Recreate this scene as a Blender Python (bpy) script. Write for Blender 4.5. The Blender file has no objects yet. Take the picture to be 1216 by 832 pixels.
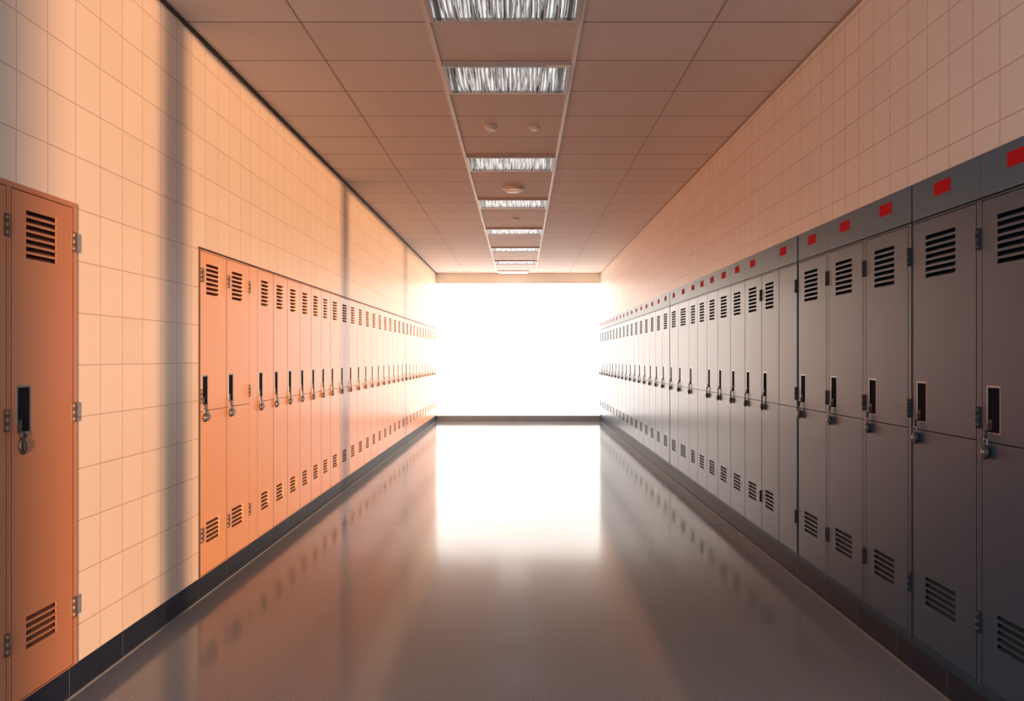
import bpy, math, random
from mathutils import Vector
random.seed(7)
sc = bpy.context.scene
col = sc.collection
PI = math.pi

# ------------------------------------------------------------------ dimensions (metres)
EYE = 1.37          # camera height
XL, XR = -1.81, 1.70    # faces of the left / right lockers
WL, WR = -1.814, 1.722  # tiled wall faces
ZC = 3.178          # ceiling
YE = 16.30          # far end
LB, LT = 0.122, 1.982   # left lockers bottom / top
RB, RT, RH = 0.155, 1.952, 2.118   # right lockers bottom / top / top of header
SEAM = 1.062

# ------------------------------------------------------------------ materials
def mat(name):
    m = bpy.data.materials.new(name); m.use_nodes = True
    nt = m.node_tree; b = nt.nodes['Principled BSDF']
    return m, nt, b
def N(nt, t, **kw):
    n = nt.nodes.new(t)
    for k, v in kw.items(): setattr(n, k, v)
    return n
def M(nt, op, a, b=None, clamp=False):
    n = nt.nodes.new('ShaderNodeMath'); n.operation = op; n.use_clamp = clamp
    for i, v in enumerate((a, b)):
        if v is None: continue
        if isinstance(v, (int, float)): n.inputs[i].default_value = v
        else: nt.links.new(v, n.inputs[i])
    return n.outputs[0]
def mixc(nt, f, a, b):
    n = nt.nodes.new('ShaderNodeMix'); n.data_type = 'RGBA'
    for i, v in ((0, f), (6, a), (7, b)):
        if isinstance(v, (int, float)): n.inputs[i].default_value = v
        elif isinstance(v, tuple): n.inputs[i].default_value = (*v, 1)
        else: nt.links.new(v, n.inputs[i])
    return n.outputs[2]
def coords(nt):
    tc = nt.nodes.new('ShaderNodeTexCoord')
    s = nt.nodes.new('ShaderNodeSeparateXYZ'); nt.links.new(tc.outputs['Object'], s.inputs[0])
    return tc.outputs['Object'], s.outputs
def noise(nt, vec, scale, detail=3, rough=.55):
    n = nt.nodes.new('ShaderNodeTexNoise'); n.inputs['Scale'].default_value = scale
    n.inputs['Detail'].default_value = detail; n.inputs['Roughness'].default_value = rough
    nt.links.new(vec, n.inputs['Vector']); return n.outputs[0]
def line(nt, c, period, phase, width):
    """1 on thin lines at c = phase + k*period"""
    f = M(nt, 'FRACT', M(nt, 'DIVIDE', M(nt, 'SUBTRACT', c, phase - period * 50), period))
    d = M(nt, 'ABSOLUTE', M(nt, 'SUBTRACT', f, .5))
    return M(nt, 'GREATER_THAN', d, .5 - width / period / 2)
def bump(nt, b, h, strength, dist):
    n = nt.nodes.new('ShaderNodeBump'); n.inputs['Strength'].default_value = strength
    n.inputs['Distance'].default_value = dist
    nt.links.new(h, n.inputs['Height']); nt.links.new(n.outputs[0], b.inputs['Normal'])
def paint(name, c, rough=.4, var=.06, metal=0.0, spec=.5, bumpy=.0, coat=0.0):
    m, nt, b = mat(name)
    v, s = coords(nt)
    nz = noise(nt, v, 3.0, 4)
    d = tuple(x * (1 - var) for x in c); l = tuple(min(1, x * (1 + var)) for x in c)
    nt.links.new(mixc(nt, nz, d, l), b.inputs['Base Color'])
    b.inputs['Roughness'].default_value = rough; b.inputs['Metallic'].default_value = metal
    b.inputs['Specular IOR Level'].default_value = spec
    b.inputs['Coat Weight'].default_value = coat; b.inputs['Coat Roughness'].default_value = .22
    if bumpy: bump(nt, b, noise(nt, v, 160, 2), bumpy, .001)
    return m
def tile_mat(name, base, grout, py, fy, pz, fz):
    m, nt, b = mat(name)
    v, s = coords(nt)
    wob = M(nt, 'MULTIPLY', M(nt, 'SUBTRACT', noise(nt, v, 2.2, 2), .5), .006)
    y = M(nt, 'ADD', s[1], wob); z = M(nt, 'ADD', s[2], wob)
    g = M(nt, 'MAXIMUM', line(nt, y, py, fy, .0042), line(nt, z, pz, fz, .0042))
    # every tile a slightly different tone
    cy = M(nt, 'FLOOR', M(nt, 'DIVIDE', M(nt, 'SUBTRACT', y, fy), py))
    cz = M(nt, 'FLOOR', M(nt, 'DIVIDE', M(nt, 'SUBTRACT', z, fz), pz))
    cm = nt.nodes.new('ShaderNodeCombineXYZ'); nt.links.new(cy, cm.inputs[0]); nt.links.new(cz, cm.inputs[1])
    wn = nt.nodes.new('ShaderNodeTexWhiteNoise'); nt.links.new(cm.outputs[0], wn.inputs[0])
    tone = M(nt, 'ADD', M(nt, 'MULTIPLY', wn.outputs[0], .6), M(nt, 'MULTIPLY', noise(nt, v, 5, 5), .4))
    c = mixc(nt, tone, tuple(x * .95 for x in base), tuple(min(1, x * 1.04) for x in base))
    nt.links.new(mixc(nt, M(nt, 'MULTIPLY', g, .75), c, grout), b.inputs['Base Color'])
    b.inputs['Roughness'].default_value = .40; b.inputs['Specular IOR Level'].default_value = .55
    bump(nt, b, M(nt, 'ADD', M(nt, 'MULTIPLY', g, -1.0), M(nt, 'MULTIPLY', noise(nt, v, 60, 2), .12)), .35, .002)
    return m

MT = {}
MT['tile_l'] = tile_mat('cream glazed tile left', (.84, .69, .56), (.42, .24, .16), .182, 3.091, .213, 2.190)
MT['tile_r'] = tile_mat('cream glazed tile right', (.90, .78, .68), (.42, .26, .20), .162, 2.722, .182, 2.220)
MT['plaster'] = paint('cream plaster', (.92, .86, .76), .6)
m, nt, b = mat('lit diffuser'); b.inputs['Emission Color'].default_value = (1, .93, .82, 1); b.inputs['Emission Strength'].default_value = 7; MT['lit'] = m
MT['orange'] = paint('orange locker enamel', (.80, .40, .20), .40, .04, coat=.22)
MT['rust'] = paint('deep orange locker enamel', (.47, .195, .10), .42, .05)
MT['grey'] = paint('blue grey locker enamel', (.014, .062, .112), .41, .05, coat=.4)
MT['header'] = paint('slate blue header enamel', (.055, .125, .185), .36, .05, spec=.5)
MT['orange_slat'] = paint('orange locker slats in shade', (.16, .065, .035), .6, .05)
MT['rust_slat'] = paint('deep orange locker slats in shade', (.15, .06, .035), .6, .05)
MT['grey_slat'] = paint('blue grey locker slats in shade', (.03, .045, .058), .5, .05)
MT['rail'] = paint('slate plinth rail enamel', (.022, .055, .09), .5, .05, spec=.3)
MT['red'] = paint('red card', (.55, .006, .012), .8, .08, spec=.15)
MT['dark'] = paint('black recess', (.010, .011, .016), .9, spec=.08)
MT['steel'] = paint('brushed steel', (.30, .335, .37), .36, .1, .85)
MT['gunmetal'] = paint('dark gunmetal', (.065, .06, .058), .42, .15, .6)
MT['hinge_brown'] = paint('brown steel hinge', (.13, .085, .065), .4, .15, .4)
MT['hinge_grey'] = paint('black steel hinge', (.05, .05, .055), .4, .15, .4)
MT['inside'] = paint('locker interior shade', (.05, .045, .045), .7)
MT['caulk'] = paint('pale floor edge bead', (.24, .23, .22), .5)
MT['rail_light'] = paint('pale ceiling rail', (.80, .72, .66), .45)
MT['seam'] = paint('ceiling seam', (.42, .33, .28), .6)
MT['shadow_gap'] = paint('dark brown gap shade', (.05, .03, .022), .7)  # shade of gaps and edges put into a dark colour
MT['fixture'] = paint('light fixture enamel', (.50, .43, .39), .4)
MT['far_base'] = paint('slate baseboard paled by haze', (.34, .41, .48), .5)  # haze of the far end put into the baseboard colour
MT['fin'] = paint('white louvre blade', (.80, .80, .78), .3)
MT['detector'] = paint('off white plastic', (.72, .66, .60), .45)
MT['mullion'] = paint('grey window mullion', (.3, .3, .3), .5)

m, nt, b = mat('navy baseboard tile'); v, s = coords(nt)          # baseboard, joints every 0.41 m
g = line(nt, s[1], .408, 3.045, .0035)
nz = noise(nt, v, 45, 5, .7)
c = mixc(nt, nz, (.005, .009, .019), (.018, .028, .052))
nt.links.new(mixc(nt, M(nt, 'MULTIPLY', g, .7), c, (.20, .17, .16)), b.inputs['Base Color'])
b.inputs['Roughness'].default_value = .5; b.inputs['Specular IOR Level'].default_value = .35
bump(nt, b, nz, .15, .002); MT['base'] = m

m, nt, b = mat('beige ceiling tile'); v, s = coords(nt)
g = line(nt, s[1], .532, 4.09, .010)
cy = M(nt, 'FLOOR', M(nt, 'DIVIDE', M(nt, 'SUBTRACT', s[1], 4.09), .532))
cx = M(nt, 'FLOOR', M(nt, 'DIVIDE', M(nt, 'ADD', s[0], .497 + 7), .72))
cm = nt.nodes.new('ShaderNodeCombineXYZ'); nt.links.new(cy, cm.inputs[0]); nt.links.new(cx, cm.inputs[1])
wn = nt.nodes.new('ShaderNodeTexWhiteNoise'); nt.links.new(cm.outputs[0], wn.inputs[0])
tone = M(nt, 'ADD', M(nt, 'MULTIPLY', wn.outputs[0], .5), M(nt, 'MULTIPLY', noise(nt, v, 30, 5, .7), .5))
c = mixc(nt, tone, (.72, .64, .59), (.80, .715, .66))
nt.links.new(mixc(nt, M(nt, 'MULTIPLY', g, .85), c, (.09, .06, .05)), b.inputs['Base Color'])
b.inputs['Roughness'].default_value = .7; b.inputs['Specular IOR Level'].default_value = .2
MT['ceiling'] = m

m, nt, b = mat('polished terrazzo floor'); v, s = coords(nt)
fine = noise(nt, v, 90, 4, .75); big = noise(nt, v, 1.3, 4)
c = mixc(nt, fine, (.095, .100, .106), (.38, .395, .41))
c = mixc(nt, M(nt, 'MULTIPLY', big, .35), c, (.21, .21, .213))
jl = M(nt, 'MAXIMUM', line(nt, s[1], 4.9, 6.2, .02), line(nt, s[0], 30, -.9, .001))
c = mixc(nt, M(nt, 'MULTIPLY', jl, .45), c, (.06, .05, .05))
nt.links.new(c, b.inputs['Base Color'])
r = M(nt, 'ADD', M(nt, 'MULTIPLY', big, .06), .085)
nt.links.new(r, b.inputs['Roughness'])
b.inputs['Specular IOR Level'].default_value = .5
bump(nt, b, M(nt, 'ADD', fine, M(nt, 'MULTIPLY', noise(nt, v, 14, 3), .6)), .035, .002); MT['floor'] = m

m, nt, b = mat('streaked lamp panel'); v, s = coords(nt)         # lit panel behind the louvre blades
mp = nt.nodes.new('ShaderNodeMapping'); mp.inputs['Scale'].default_value = (75, 1.5, 1); nt.links.new(v, mp.inputs[0])
st = noise(nt, mp.outputs[0], 1.0, 4, .7)
rp = nt.nodes.new('ShaderNodeValToRGB'); nt.links.new(st, rp.inputs[0])
rp.color_ramp.elements[0].position = .46; rp.color_ramp.elements[0].color = (.02, .026, .026, 1)
rp.color_ramp.elements[1].position = .55; rp.color_ramp.elements[1].color = (.80, .88, .90, 1)
nt.links.new(rp.outputs[0], b.inputs['Base Color']); nt.links.new(rp.outputs[0], b.inputs['Emission Color'])
b.inputs['Emission Strength'].default_value = .8; b.inputs['Roughness'].default_value = .4; MT['lamp'] = m

m, nt, b = mat('milky glass full of daylight')
b.inputs['Base Color'].default_value = (.9, .9, .9, 1); b.inputs['Roughness'].default_value = .2
b.inputs['Emission Color'].default_value = (1, .965, .92, 1); b.inputs['Emission Strength'].default_value = 2.9; MT['glass'] = m

# ------------------------------------------------------------------ mesh helpers
class MB:
    def __init__(self): self.v = []; self.f = []; self.sm = []
    def box(self, x0, x1, y0, y1, z0, z1):
        n = len(self.v)
        self.v += [(x, y, z) for x in (x0, x1) for y in (y0, y1) for z in (z0, z1)]
        for q in ((0, 1, 3, 2), (4, 6, 7, 5), (0, 4, 5, 1), (2, 3, 7, 6), (0, 2, 6, 4), (1, 5, 7, 3)):
            self.f.append(tuple(n + i for i in q)); self.sm.append(False)
        return self
    def quad(self, *p):
        n = len(self.v); self.v += list(p); self.f.append(tuple(range(n, n + len(p)))); self.sm.append(False); return self
    def prism(self, pts, ax, a, b):
        """pts: 2-D outline, extruded along axis ax from a to b"""
        def P(p, t):
            l = list(p); l.insert(ax, t); return tuple(l)
        n = len(self.v); k = len(pts)
        self.v += [P(p, a) for p in pts] + [P(p, b) for p in pts]
        self.f.append(tuple(range(n, n + k))); self.f.append(tuple(range(n + 2 * k - 1, n + k - 1, -1))); self.sm += [False] * 2
        for i in range(k):
            j = (i + 1) % k
            self.f.append((n + i, n + j, n + k + j, n + k + i)); self.sm.append(k > 10)
        return self
    def lathe(self, prof, ax, c, seg=24, sy=1.0):
        """prof: (radius, height) list; revolve around axis ax through c"""
        n = len(self.v)
        for r, h in prof:
            for i in range(seg):
                a = 2 * PI * i / seg
                p = [r * math.cos(a), r * math.sin(a) * sy]; p.insert(ax, h)
                self.v.append(tuple(p[q] + c[q] for q in range(3)))
        for j in range(len(prof) - 1):
            for i in range(seg):
                k = (i + 1) % seg
                self.f.append((n + j * seg + i, n + j * seg + k, n + (j + 1) * seg + k, n + (j + 1) * seg + i)); self.sm.append(True)
        self.f.append(tuple(n + i for i in range(seg))); self.f.append(tuple(n + (len(prof) - 1) * seg + i for i in range(seg))); self.sm += [False] * 2
        return self
    def tube(self, pts, r, seg=10):
        n = len(self.v)
        for i, p in enumerate(pts):
            t = (Vector(pts[min(i + 1, len(pts) - 1)]) - Vector(pts[max(i - 1, 0)])).normalized()
            u = Vector((1, 0, 0)) if abs(t.x) < .9 else Vector((0, 1, 0))
            a = t.cross(u).normalized(); b = t.cross(a)
            for k in range(seg):
                w = 2 * PI * k / seg
                self.v.append(tuple(Vector(p) + a * r * math.cos(w) + b * r * math.sin(w)))
        for i in range(len(pts) - 1):
            for k in range(seg):
                q = (k + 1) % seg
                self.f.append((n + i * seg + k, n + i * seg + q, n + (i + 1) * seg + q, n + (i + 1) * seg + k)); self.sm.append(True)
        for i in (0, len(pts) - 1): self.f.append(tuple(n + i * seg + k for k in range(seg))); self.sm.append(False)
        return self
    def mesh(self, name, m):
        me = bpy.data.meshes.new(name); me.from_pydata(self.v, [], self.f)
        me.polygons.foreach_set('use_smooth', self.sm)
        import bmesh
        bm = bmesh.new(); bm.from_mesh(me); bmesh.ops.recalc_face_normals(bm, faces=bm.faces); bm.to_mesh(me); bm.free()
        me.materials.append(MT[m]); return me

def link(name, me, parent=None, loc=(0, 0, 0)):
    o = bpy.data.objects.new(name, me); col.objects.link(o); o.location = loc
    if parent: o.parent = parent
    return o
def thing(name, loc, label, cat, group=None, rz=0.0):
    o = bpy.data.objects.new(name, None); col.objects.link(o); o.empty_display_size = .1
    o.location = loc; o.rotation_euler = (0, 0, rz); o['label'] = label; o['category'] = cat
    if group: o['group'] = group
    return o
def struct(name, mb, m):
    o = link(name, mb.mesh(name, m)); o['kind'] = 'structure'; return o
ORD = ['', 'first', 'second', 'third', 'fourth', 'fifth', 'sixth', 'seventh', 'eighth', 'ninth', 'tenth', 'eleventh', 'twelfth', 'thirteenth',
       'fourteenth', 'fifteenth', 'sixteenth', 'seventeenth', 'eighteenth', 'nineteenth', 'twentieth', 'twenty-first', 'twenty-second',
       'twenty-third', 'twenty-fourth', 'twenty-fifth', 'twenty-sixth', 'twenty-seventh', 'twenty-eighth', 'twenty-ninth', 'thirtieth', 'thirty-first', 'thirty-second']

# ------------------------------------------------------------------ lockers
# local frame: door face at x = 0 looking towards +x, y runs from the hand side (left when facing the door) to the right, z up
DEPTH = .42
def panel(y0, y1, z0, z1, holes, t=.0025):
    """a flat steel door y0..y1 x z0..z1 with rectangular openings (y0,y1,z0,z1)"""
    mb = MB()
    zs = sorted({z0, z1, *[h[2] for h in holes], *[h[3] for h in holes]})
    for a, b in zip(zs, zs[1:]):
        mid = (a + b) / 2
        cut = sorted((h[0], h[1]) for h in holes if h[2] < mid < h[3])
        y = y0
        for c0, c1 in cut:
            mb.box(-t, 0, y, c0, a, b); y = c1
        mb.box(-t, 0, y, y1, a, b)
    return mb
def slots(y0, y1, z0, z1, n):
    p = (z1 - z0) / n
    return [(y0, y1, z0 + p * i, z0 + p * i + p * .66) for i in range(n)]
def louver(hs):
    mb = MB()
    for y0, y1, a, b in hs:                       # slanted slat: flush at the bottom of the slot, set back at the top
        mb.prism([(-.003, a), (-.024, a + .72 * (b - a)), (-.0255, a + .72 * (b - a)), (-.0050, a)], 1, y0, y1)
    return mb
def hinge(y, z, s=.008, w=.026, h=.080):
    mb = MB()
    mb.box(-.001, .004, y - w / 2, y + w / 2, z - h / 2, z + h / 2)
    for k in range(3):                                # three knuckles of the barrel
        a = z - h / 2 + k * h / 3 + .001; b = a + h / 3 - .002
        mb.prism([(.004 + s * math.cos(t), y + s * math.sin(t)) for t in [2 * PI * i / 12 for i in range(12)]], 2, a, b)
    return mb
_cache = {}
def cached(key, fn, name, m):
    k = (key, name)
    if k not in _cache: _cache[k] = fn().mesh(name, m)
    return _cache[k]

def locker(name, loc, rz, label, cat, group, w, zb, zt, paintm, hingem, g0=.0042, g1=.0042, seam=True, handle=True, vents=True,
           hinges='R', header=None, header_tag=True, lock='pad', header_trim=(0, 0), tag_at=None):
    key = (round(w, 4), zb, paintm, hingem, g0, g1, seam, handle, vents, hinges)
    t = thing(name, loc, label, cat, group, rz)
    def body():
        mb = MB()
        mb.box(-DEPTH, -DEPTH + .01, .0005, w - .0005, zb, zt)
        mb.box(-DEPTH, -.0004, .0003, g0 - .0032, zb, zt); mb.box(-DEPTH, -.0004, w - g1 + .0032, w - .0003, zb, zt)
        mb.box(-DEPTH, -.0008, g0 - .0032, w - g1 + .0032, zb, zb + .005); mb.box(-DEPTH, -.0008, g0 - .0032, w - g1 + .0032, zt - .006, zt)
        return mb
    link('cabinet_body', cached(key, body, 'cabinet_body', paintm), t)
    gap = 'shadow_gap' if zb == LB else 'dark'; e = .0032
    link('door_gap_shade', cached(key, lambda: MB().box(-.02, 0, g0 - e, g0, zb + .005, zt - .006).box(-.02, 0, w - g1, w - g1 + e, zb + .005, zt - .006), 'door_gap_shade', gap), t)  # dark strips closing the door gaps, coloured as the shade in them
    y0, y1 = g0, w - g1; dw = y1 - y0; d0, d1 = zb + .009, zt - .010
    va, vb = y0 + .215 * dw, y0 + .70 * dw
    hy0 = y0 + min(.026, .07 * dw); hy1 = hy0 + min(.080, .24 * dw); hz0, hz1 = 1.094, 1.268
    tops = slots(va, vb, zt - .250, zt - .064, 7) if vents else []
    bots = slots(va, vb, zb + .178, zb + .305, 5) if vents else []
    hole = [(hy0 + .008, hy1 - .004, hz0 + .004, hz1 - .007)] if handle else []
    doors = []
    if seam:
        up = link('upper_door', cached(key, lambda: panel(y0, y1, SEAM + .002, d1, tops + hole), 'upper_door', paintm), t)
        lo = link('lower_door', cached(key, lambda: panel(y0, y1, d0, SEAM - .002, bots), 'lower_door', paintm), t)
    else:
        up = lo = link('door', cached(key, lambda: panel(y0, y1, d0, d1, tops + hole + bots), 'door', paintm), t)
    if vents:
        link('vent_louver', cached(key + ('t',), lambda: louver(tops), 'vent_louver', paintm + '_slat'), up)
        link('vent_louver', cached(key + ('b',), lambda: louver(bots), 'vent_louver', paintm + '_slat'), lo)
    if handle:
        def fr():
            mb = MB(); e = .0005
            mb.box(-.002, .0006, hy0, hy0 + .007, hz0, hz1); mb.box(-.002, e, hy1 - .005, hy1, hz0, hz1)
            mb.box(-.002, e, hy0 + .009, hy1 - .005, hz1 - .008, hz1); mb.box(-.002, e, hy0 + .009, hy1 - .005, hz0, hz0 + .005); return mb
        def rec():
            a, b, c, d, x = hy0 + .008, hy1 - .004, hz0 + .004, hz1 - .007, -.003
            mb = MB(); mb.box(x - .002, x, a, b, c, d)
            mb.box(x, -.001, a, a + .002, c, d); mb.box(x, -.001, b - .002, b, c, d); mb.box(x, -.001, a, b, c, c + .002); mb.box(x, -.001, a, b, d - .002, d); return mb
        def latch():
            mb = MB(); mb.box(-.003, .001, hy0 + .016, hy0 + .030, hz0 + .012, hz0 + .050)
            mb.box(.0006, .006, hy0 + .002, hy0 + .018, hz0 + .004, hz0 + .036)
            mb.tube([(.010, hy0 + .012, hz0 + .010), (.012, hy0 + .012, hz0 - .006), (.012, hy0 + .012, hz0 - .018)], .0055, 8); return mb
        o = link('handle_frame', cached(key, fr, 'handle_frame', 'steel'), up); o['label'] = 'bright steel frame around the handle'
        link('handle_recess', cached(key, rec, 'handle_recess', 'dark'), up)
        link('latch', cached(key, latch, 'latch', 'gunmetal'), up)
        if lock == 'cam':
            link('key_lock', (MB().lathe([(.020, 0), (.0225, .003), (.0225, .008), (.018, .012), (.010, .013)], 0, (-.001, hy0 + .030, hz0 - .045), 24, 1.45)
                              .box(.011, .0165, hy0 + .024, hy0 + .036, hz0 - .060, hz0 - .030)
                              .tube([(.005, hy0 + .030, hz0 - .018), (.007, hy0 + .036, hz0 - .004), (.004, hy0 + .046, hz0 - .012)], .006, 8)).mesh('key_lock', 'gunmetal'), up)
        t['lock_at'] = (hy0 + .012, hz0 - .012)
    zh = (zt - .145, SEAM + .085, zb + .235)
    for sidech in hinges:
        yy = w - max(.5 * g1, .0145) if sidech in 'Rr' else max(.5 * g0, .0145)
        for q, z in enumerate(zh):
            if sidech in 'rl' and q == 1: continue
            p = lo if q == 2 else up
            link('hinge', cached(key + (sidech, q), lambda: hinge(yy, z), 'hinge', hingem), p)
    if header:
        h0, h1 = header_trim
        hp = link('header_panel', cached(key + header_trim, lambda: MB().box(-.05, .0, h0 + .001, w - h1 - .001, RT + .006, RH), 'header_panel', 'header'), t)
        if header_tag:
            c = tag_at or .47 * w
            tg = link('name_plate', cached(key, lambda: MB().box(0, .0015, c - .058, c + .058, 2.030, 2.083), 'name_plate', 'red'), hp)
            tg['label'] = 'plain red name plate'
    return t

# padlock: shackle, body, dial
def padlock(where, label, group):
    sh = lambda: MB().tube([(0, -.011, -.030), (0, -.011, -.012)] + [(0, .011 * math.cos(a), -.012 + .011 * math.sin(a)) for a in [PI - PI * i / 8 for i in range(9)]] + [(0, .011, -.012), (0, .011, -.030)], .0034, 8)
    bd = lambda: MB().lathe([(.015, -.009), (.0185, -.006), (.0185, .006), (.015, .009)], 0, (0, 0, -.050), 24, 1.4)
    dl = lambda: MB().lathe([(.011, .009), (.011, .011), (.006, .012), (.005, .016)], 0, (0, 0, -.050), 16)
    t = thing('padlock', where[0], label, 'padlock', group, where[1])
    link('shackle', cached('pad', sh, 'shackle', 'steel'), t)
    b = link('lock_body', cached('pad', bd, 'lock_body', 'gunmetal'), t)
    link('dial', cached('pad', dl, 'dial', 'steel'), t)
def hang(t, label, group):
    y, z = t['lock_at']; del t['lock_at']
    c, s = math.cos(t.rotation_euler[2]), math.sin(t.rotation_euler[2])
    x = .012
    padlock(((t.location[0] + c * x - s * y, t.location[1] + s * x + c * y, z - .006), t.rotation_euler[2]), label, group)

# ---- left: two deep-orange lockers beside the camera
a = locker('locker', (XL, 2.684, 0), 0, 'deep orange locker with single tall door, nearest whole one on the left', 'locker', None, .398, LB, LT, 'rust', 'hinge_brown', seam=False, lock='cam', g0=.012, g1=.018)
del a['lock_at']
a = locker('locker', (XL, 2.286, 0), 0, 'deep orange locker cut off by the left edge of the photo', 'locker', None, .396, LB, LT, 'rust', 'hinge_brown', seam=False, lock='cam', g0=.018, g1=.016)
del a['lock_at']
# ---- left long row
edges = [4.281, 4.668, 5.059]
x = 5.218
row = [(4.281, .387), (4.668, .391)]
for i in range(6): row.append((x, .334)); x += .334
n = 23; w = (YE - .03 - x) / n
for i in range(n): row.append((x, w)); x += w
for i, (y, w_) in enumerate(row, 1):
    extra = {1: ', beside bare tile wall', 2: ', before the filler strip', 3: ', past the filler strip', len(row): ', the farthest'}.get(i, '')
    t = locker('locker', (XL, y, 0), 0, f'orange locker, {ORD[i]} of the long left row from camera{extra}', 'locker', 'orange lockers in the long left row',
               round(w_, 4), LB, LT, 'orange', 'hinge_brown', hinges='lR' if i == 2 else ('L' if i == 1 else ''))
    hang(t, f'dial padlock on the {ORD[i]} orange locker of the long left row', 'padlocks on the orange lockers')
t = thing('filler_panel', (XL, 5.059, 0), 'narrow plain orange filler strip between the second and third lockers of the left row', 'panel')
link('panel', MB().box(-.0165, 0, .0005, .1585, LB + .003, LT - .004).mesh('panel', 'orange'), t)
link('side_return', MB().box(-DEPTH, -.016, .010, .020, LB, LT - .006).box(-DEPTH, -.016, .139, .149, LB, LT - .006).mesh('side_return', 'orange'), t)

# ---- right row: (far edge, near edge); hand side is the far side
R = [(2.797, 2.351), (3.285, 2.797), (3.733, 3.297), (4.184, 3.733), (4.632, 4.184), (4.984, 4.656), (5.340, 4.984), (5.736, 5.340), (6.129, 5.736),
     (6.524, 6.129), (6.905, 6.524), (7.272, 6.905), (7.639, 7.272), (8.159, 7.639), (8.616, 8.159)]
y = 8.640; n = 17; w = (YE - .03 - y) / n
for i in range(n): R.append((y + w, y)); y += w
for i, (f, nr) in enumerate(R):
    w_ = round(f - nr, 4); k = i
    kw = dict(g0=.008, g1=.030 if i < 5 else .006, hinges='R' if i < 5 else '')
    where = f'blue-grey locker, {ORD[k] if k else ""} from the nearest whole one on the right'
    if i == 0: lab = 'blue-grey locker cut off by the right edge of the photo, under a red plate'
    elif i == 5:
        lab = 'plain blue-grey locker without handle or vents, red plate above, on the right'
        kw.update(handle=False, vents=False, hinges='R', tag_at=.078)
    elif i == 6: lab = where + ', no red plate above'; kw['header_tag'] = False
    elif i == 11: lab = where + ', with vents but no handle'; kw.update(handle=False)
    elif i == 1: lab = 'nearest blue-grey locker wholly in view on the right, red plate above'
    elif i == len(R) - 1: lab = where + ', farthest one'
    else: lab = where
    if i == 7: kw['hinges'] = 'r'
    t = locker('locker', (XR, f, 0), PI, lab, 'locker', 'blue-grey lockers along the right wall', w_, RB, RT, 'grey', 'hinge_grey', header=True, **kw)
    if kw.get('handle', True):
        lk = 'dial padlock on the blue-grey locker cut off by the right edge' if i == 0 else ('dial padlock on the nearest blue-grey locker wholly in view' if i == 1 else f'dial padlock on the {ORD[k]} blue-grey locker from the nearest whole one')
        hang(t, lk, 'padlocks on the blue-grey lockers')

# ------------------------------------------------------------------ room shell
YN = -1.0
struct('floor', MB().box(-2.7, 6, -9.4, YE + .3, -.1, 0), 'floor')
struct('ceiling', MB().box(-2.5, 2.5, YN, YE + .3, ZC, ZC + .1), 'ceiling')
BK = -2.30
wl = MB()
wl.box(-2.42, WL, YN, YE, LT + .001, ZC)                 # above the lockers
wl.box(-2.42, BK, YN, YE, 0, LT + .001)                  # behind them
wl.box(BK, WL, YN, 2.284, LB, LT + .001)                 # near the camera
wl.box(BK, WL, 3.084, 4.279, LB, LT + .001)              # bare tile between the two banks
struct('wall_left', wl, 'tile_l')
struct('baseboard_left', MB().box(BK, XL - .002, YN, YE, 0, LB - .001), 'base')
struct('trim_1', MB().box(XL - .002, XL + .006, YN, YE, 0, .007), 'caulk')
struct('trim_2', MB().box(WL, WL + .016, YN, YE, ZC - .016, ZC), 'shadow_gap')
# dark top edges of the recessed locker banks
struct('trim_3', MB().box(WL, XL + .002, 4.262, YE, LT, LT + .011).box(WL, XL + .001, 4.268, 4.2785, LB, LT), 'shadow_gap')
struct('trim_4', MB().box(WL, XL - .0003, 2.284, 3.098, LT, LT + .014).box(WL, XL - .0003, 3.0845, 3.098, LB, LT), 'rust')
BR = 2.18
YR = 1.62
wr = MB()
wr.box(WR, 2.42, YR, YE, RH + .001, ZC)
wr.box(BR, 2.42, YR, YE, 0, RH + .001)
wr.box(WR, BR, YR, 2.345, RB, RH + .001)
struct('wall_right', wr, 'tile_r')
struct('baseboard_right', MB().box(XR + .012, BR, YR, YE, 0, RB - .032), 'base')
struct('trim_5', MB().box(XR + .004, BR, YR, YE, RB - .032, RB - .001), 'rail')
struct('trim_6', MB().box(XR + .004, XR + .012, YR, YE, 0, .007), 'caulk')
struct('trim_7', MB().box(WR - .012, WR, YR, YE, ZC - .012, ZC), 'seam')
# far end: lintel, baseboard and a wide window full of daylight
struct('wall_back', MB().box(-2.42, 2.42, YE, YE + .16, 2.955, ZC).box(-2.42, WL + .004, YE, YE + .16, 0, 2.955).box(WR - .004, 2.42, YE, YE + .16, 0, 2.955), 'plaster')
struct('baseboard_back', MB().box(WL + .004, WR - .004, YE - .015, YE + .16, 0, .118), 'far_base')
struct('window_1', MB().box(WL + .004, WR - .004, YE + .07, YE + .078, .118, 2.955), 'glass')
# ceiling rails
struct('trim_8', MB().box(-.511, -.485, YN, YE, ZC - .010, ZC), 'rail_light')
struct('trim_9', MB().box(.313, .337, YN, YE, ZC - .010, ZC), 'rail_light')
struct('trim_10', MB().box(-1.191, -1.184, YN, YE, ZC - .003, ZC), 'seam')
struct('trim_11', MB().box(1.040, 1.047, YN, YE, ZC - .003, ZC), 'seam')
# behind the camera: slender mullions of the glazed near end, and an unseen wall added to end the sunlit stretch
for xx in (-.59, .36, 1.37): struct('window_2', MB().box(xx - .03, xx + .03, YN - .03, YN + .03, 0, ZC), 'mullion')
struct('sun_blocker', MB().box(-2.6, 1.10, -9.2, -9.0, 0, 3.6), 'plaster')

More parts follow.
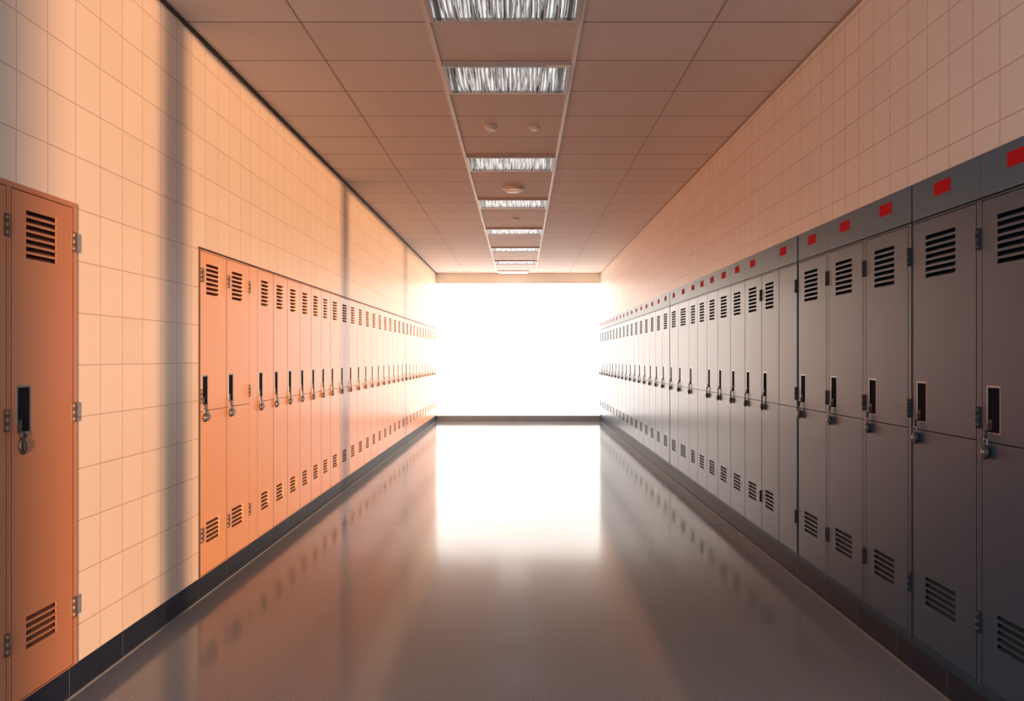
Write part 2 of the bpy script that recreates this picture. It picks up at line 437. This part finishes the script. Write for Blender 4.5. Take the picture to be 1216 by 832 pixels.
# ------------------------------------------------------------------ ceiling lights and detectors
def ceiling_light(y0, y1, label, dim=1.0):
    x0, x1 = -.482, .310; cx = (x0 + x1) / 2; w = x1 - x0; d = y1 - y0
    t = thing('ceiling_light', (cx, (y0 + y1) / 2, ZC), label, 'ceiling light', 'louvred lights down the middle of the ceiling')
    def fr():
        mb = MB(); a, b, e, z0 = w / 2, d / 2, .022, -.022
        mb.box(-a, a, -b, -b + e, z0, 0); mb.box(-a, a, b - e, b, z0, 0); mb.box(-a, -a + e, -b + e, b - e, z0, 0); mb.box(a - e, a, -b + e, b - e, z0, 0); return mb
    link('frame', cached((d, 'L'), fr, 'frame', 'fixture'), t)
    link('lamp_panel', cached((d, 'L'), lambda: MB().box(-w / 2 + .022, w / 2 - .022, -d / 2 + .022, d / 2 - .022, -.004, -.001), 'lamp_panel', 'lamp'), t)
    def ends():
        mb = MB()
        mb.box(-.012, .012, -d / 2 + .022, d / 2 - .022, -.019, -.004)
        return mb
    for s in (-1, 1): link('end_bar', cached((d, 'L'), ends, 'end_bar', 'gunmetal'), t, (s * (w / 2 - .052), 0, 0))
    def fins():
        mb = MB(); n = 26
        for i in range(n):
            x = -w / 2 + .085 + (w - .17) * i / (n - 1)
            mb.box(x - .0035, x + .0035, -d / 2 + .022, d / 2 - .022, -.019, -.004)
        return mb
    link('louver_blades', cached((d, 'L'), fins, 'louver_blades', 'fin'), t)
LY = [(3.56, 4.05), (4.66, 5.15), (6.80, 7.29), (8.63, 9.12), (10.60, 11.15), (12.42, 12.97), (14.15, 14.70)]
for i, (p, q) in enumerate(LY, 1):
    ceiling_light(p, round(p + .49, 3), f'louvred ceiling light with white streaked blades, {ORD[i]} from the camera' + (', cut by the top edge' if i == 1 else ''))
t = thing('ceiling_light', (-.13, 15.85, ZC), 'slim white bar light close to the bright far end', 'ceiling light')
link('housing', MB().box(-.34, .30, -.09, .09, -.030, 0).mesh('housing', 'rail_light'), t)
link('diffuser', MB().prism([(-.06, -.030), (.06, -.030), (.045, -.042), (-.045, -.042)], 0, -.32, .28).mesh('diffuser', 'lit'), t)
def detector(name, px, Y, r, h, label, cat):
    t = thing(name, (px, Y, ZC), label, cat)
    link('base', MB().lathe([(r, 0), (r, -h * .35), (r * .92, -h * .45)], 2, (0, 0, 0), 28).mesh('base', 'detector'), t)
    link('cover', MB().lathe([(r * .80, -h * .45), (r * .78, -h * .8), (r * .6, -h), (r * .2, -h * 1.03)], 2, (0, 0, 0), 28).mesh('cover', 'detector'), t)
detector('smoke_detector', -.0755, 8.09, .115, .045, 'round white smoke detector between the third and fourth ceiling lights', 'smoke detector')
detector('sprinkler', -.231, 5.94, .052, .030, 'left of two small ceiling sprinkler caps before the third light', 'sprinkler')
detector('sprinkler', .108, 5.96, .045, .022, 'right of two small ceiling sprinkler caps before the third light', 'sprinkler')
detector('sprinkler', -.060, 9.86, .045, .022, 'tiny sprinkler cap between the fourth and fifth ceiling lights', 'sprinkler')

# ------------------------------------------------------------------ light
def lamp(name, kind, loc, direction, energy, color, **kw):
    l = bpy.data.lights.new(name, kind); l.energy = energy; l.color = color
    for k, v in kw.items(): setattr(l, k, v)
    o = bpy.data.objects.new(name, l); col.objects.link(o); o.location = loc
    o.rotation_euler = Vector(direction).to_track_quat('-Z', 'Y').to_euler(); return o
th, el = math.radians(13.8), math.radians(.35)
lamp('low_sun', 'SUN', (4, -12, 3), (-math.sin(th) * math.cos(el), math.cos(th) * math.cos(el), -math.sin(el)), 12, (1.0, .535, .275), angle=math.radians(.5))
w = bpy.data.worlds.new('sky'); sc.world = w; w.use_nodes = True
bg = w.node_tree.nodes['Background']; bg.inputs[0].default_value = (.74, .82, .95, 1); bg.inputs[1].default_value = 2.2

# ------------------------------------------------------------------ camera
cam = bpy.data.cameras.new('camera'); co = bpy.data.objects.new('camera', cam); col.objects.link(co)
co.location = (0, 0, EYE); co.rotation_euler = (PI / 2, 0, 0)
cam.sensor_fit = 'HORIZONTAL'; cam.sensor_width = 36; cam.lens = 36 * 900 / 1216
cam.shift_x = -10 / 1216; cam.shift_y = 8 / 1216; cam.clip_start = .05
sc.camera = co
sc.view_settings.view_transform = 'Standard'; sc.view_settings.look = 'None'; sc.view_settings.exposure = 0
try:
    sc.cycles.use_denoising = True; sc.cycles.max_bounces = 10; sc.cycles.diffuse_bounces = 6; sc.cycles.sample_clamp_indirect = 6
except Exception: pass
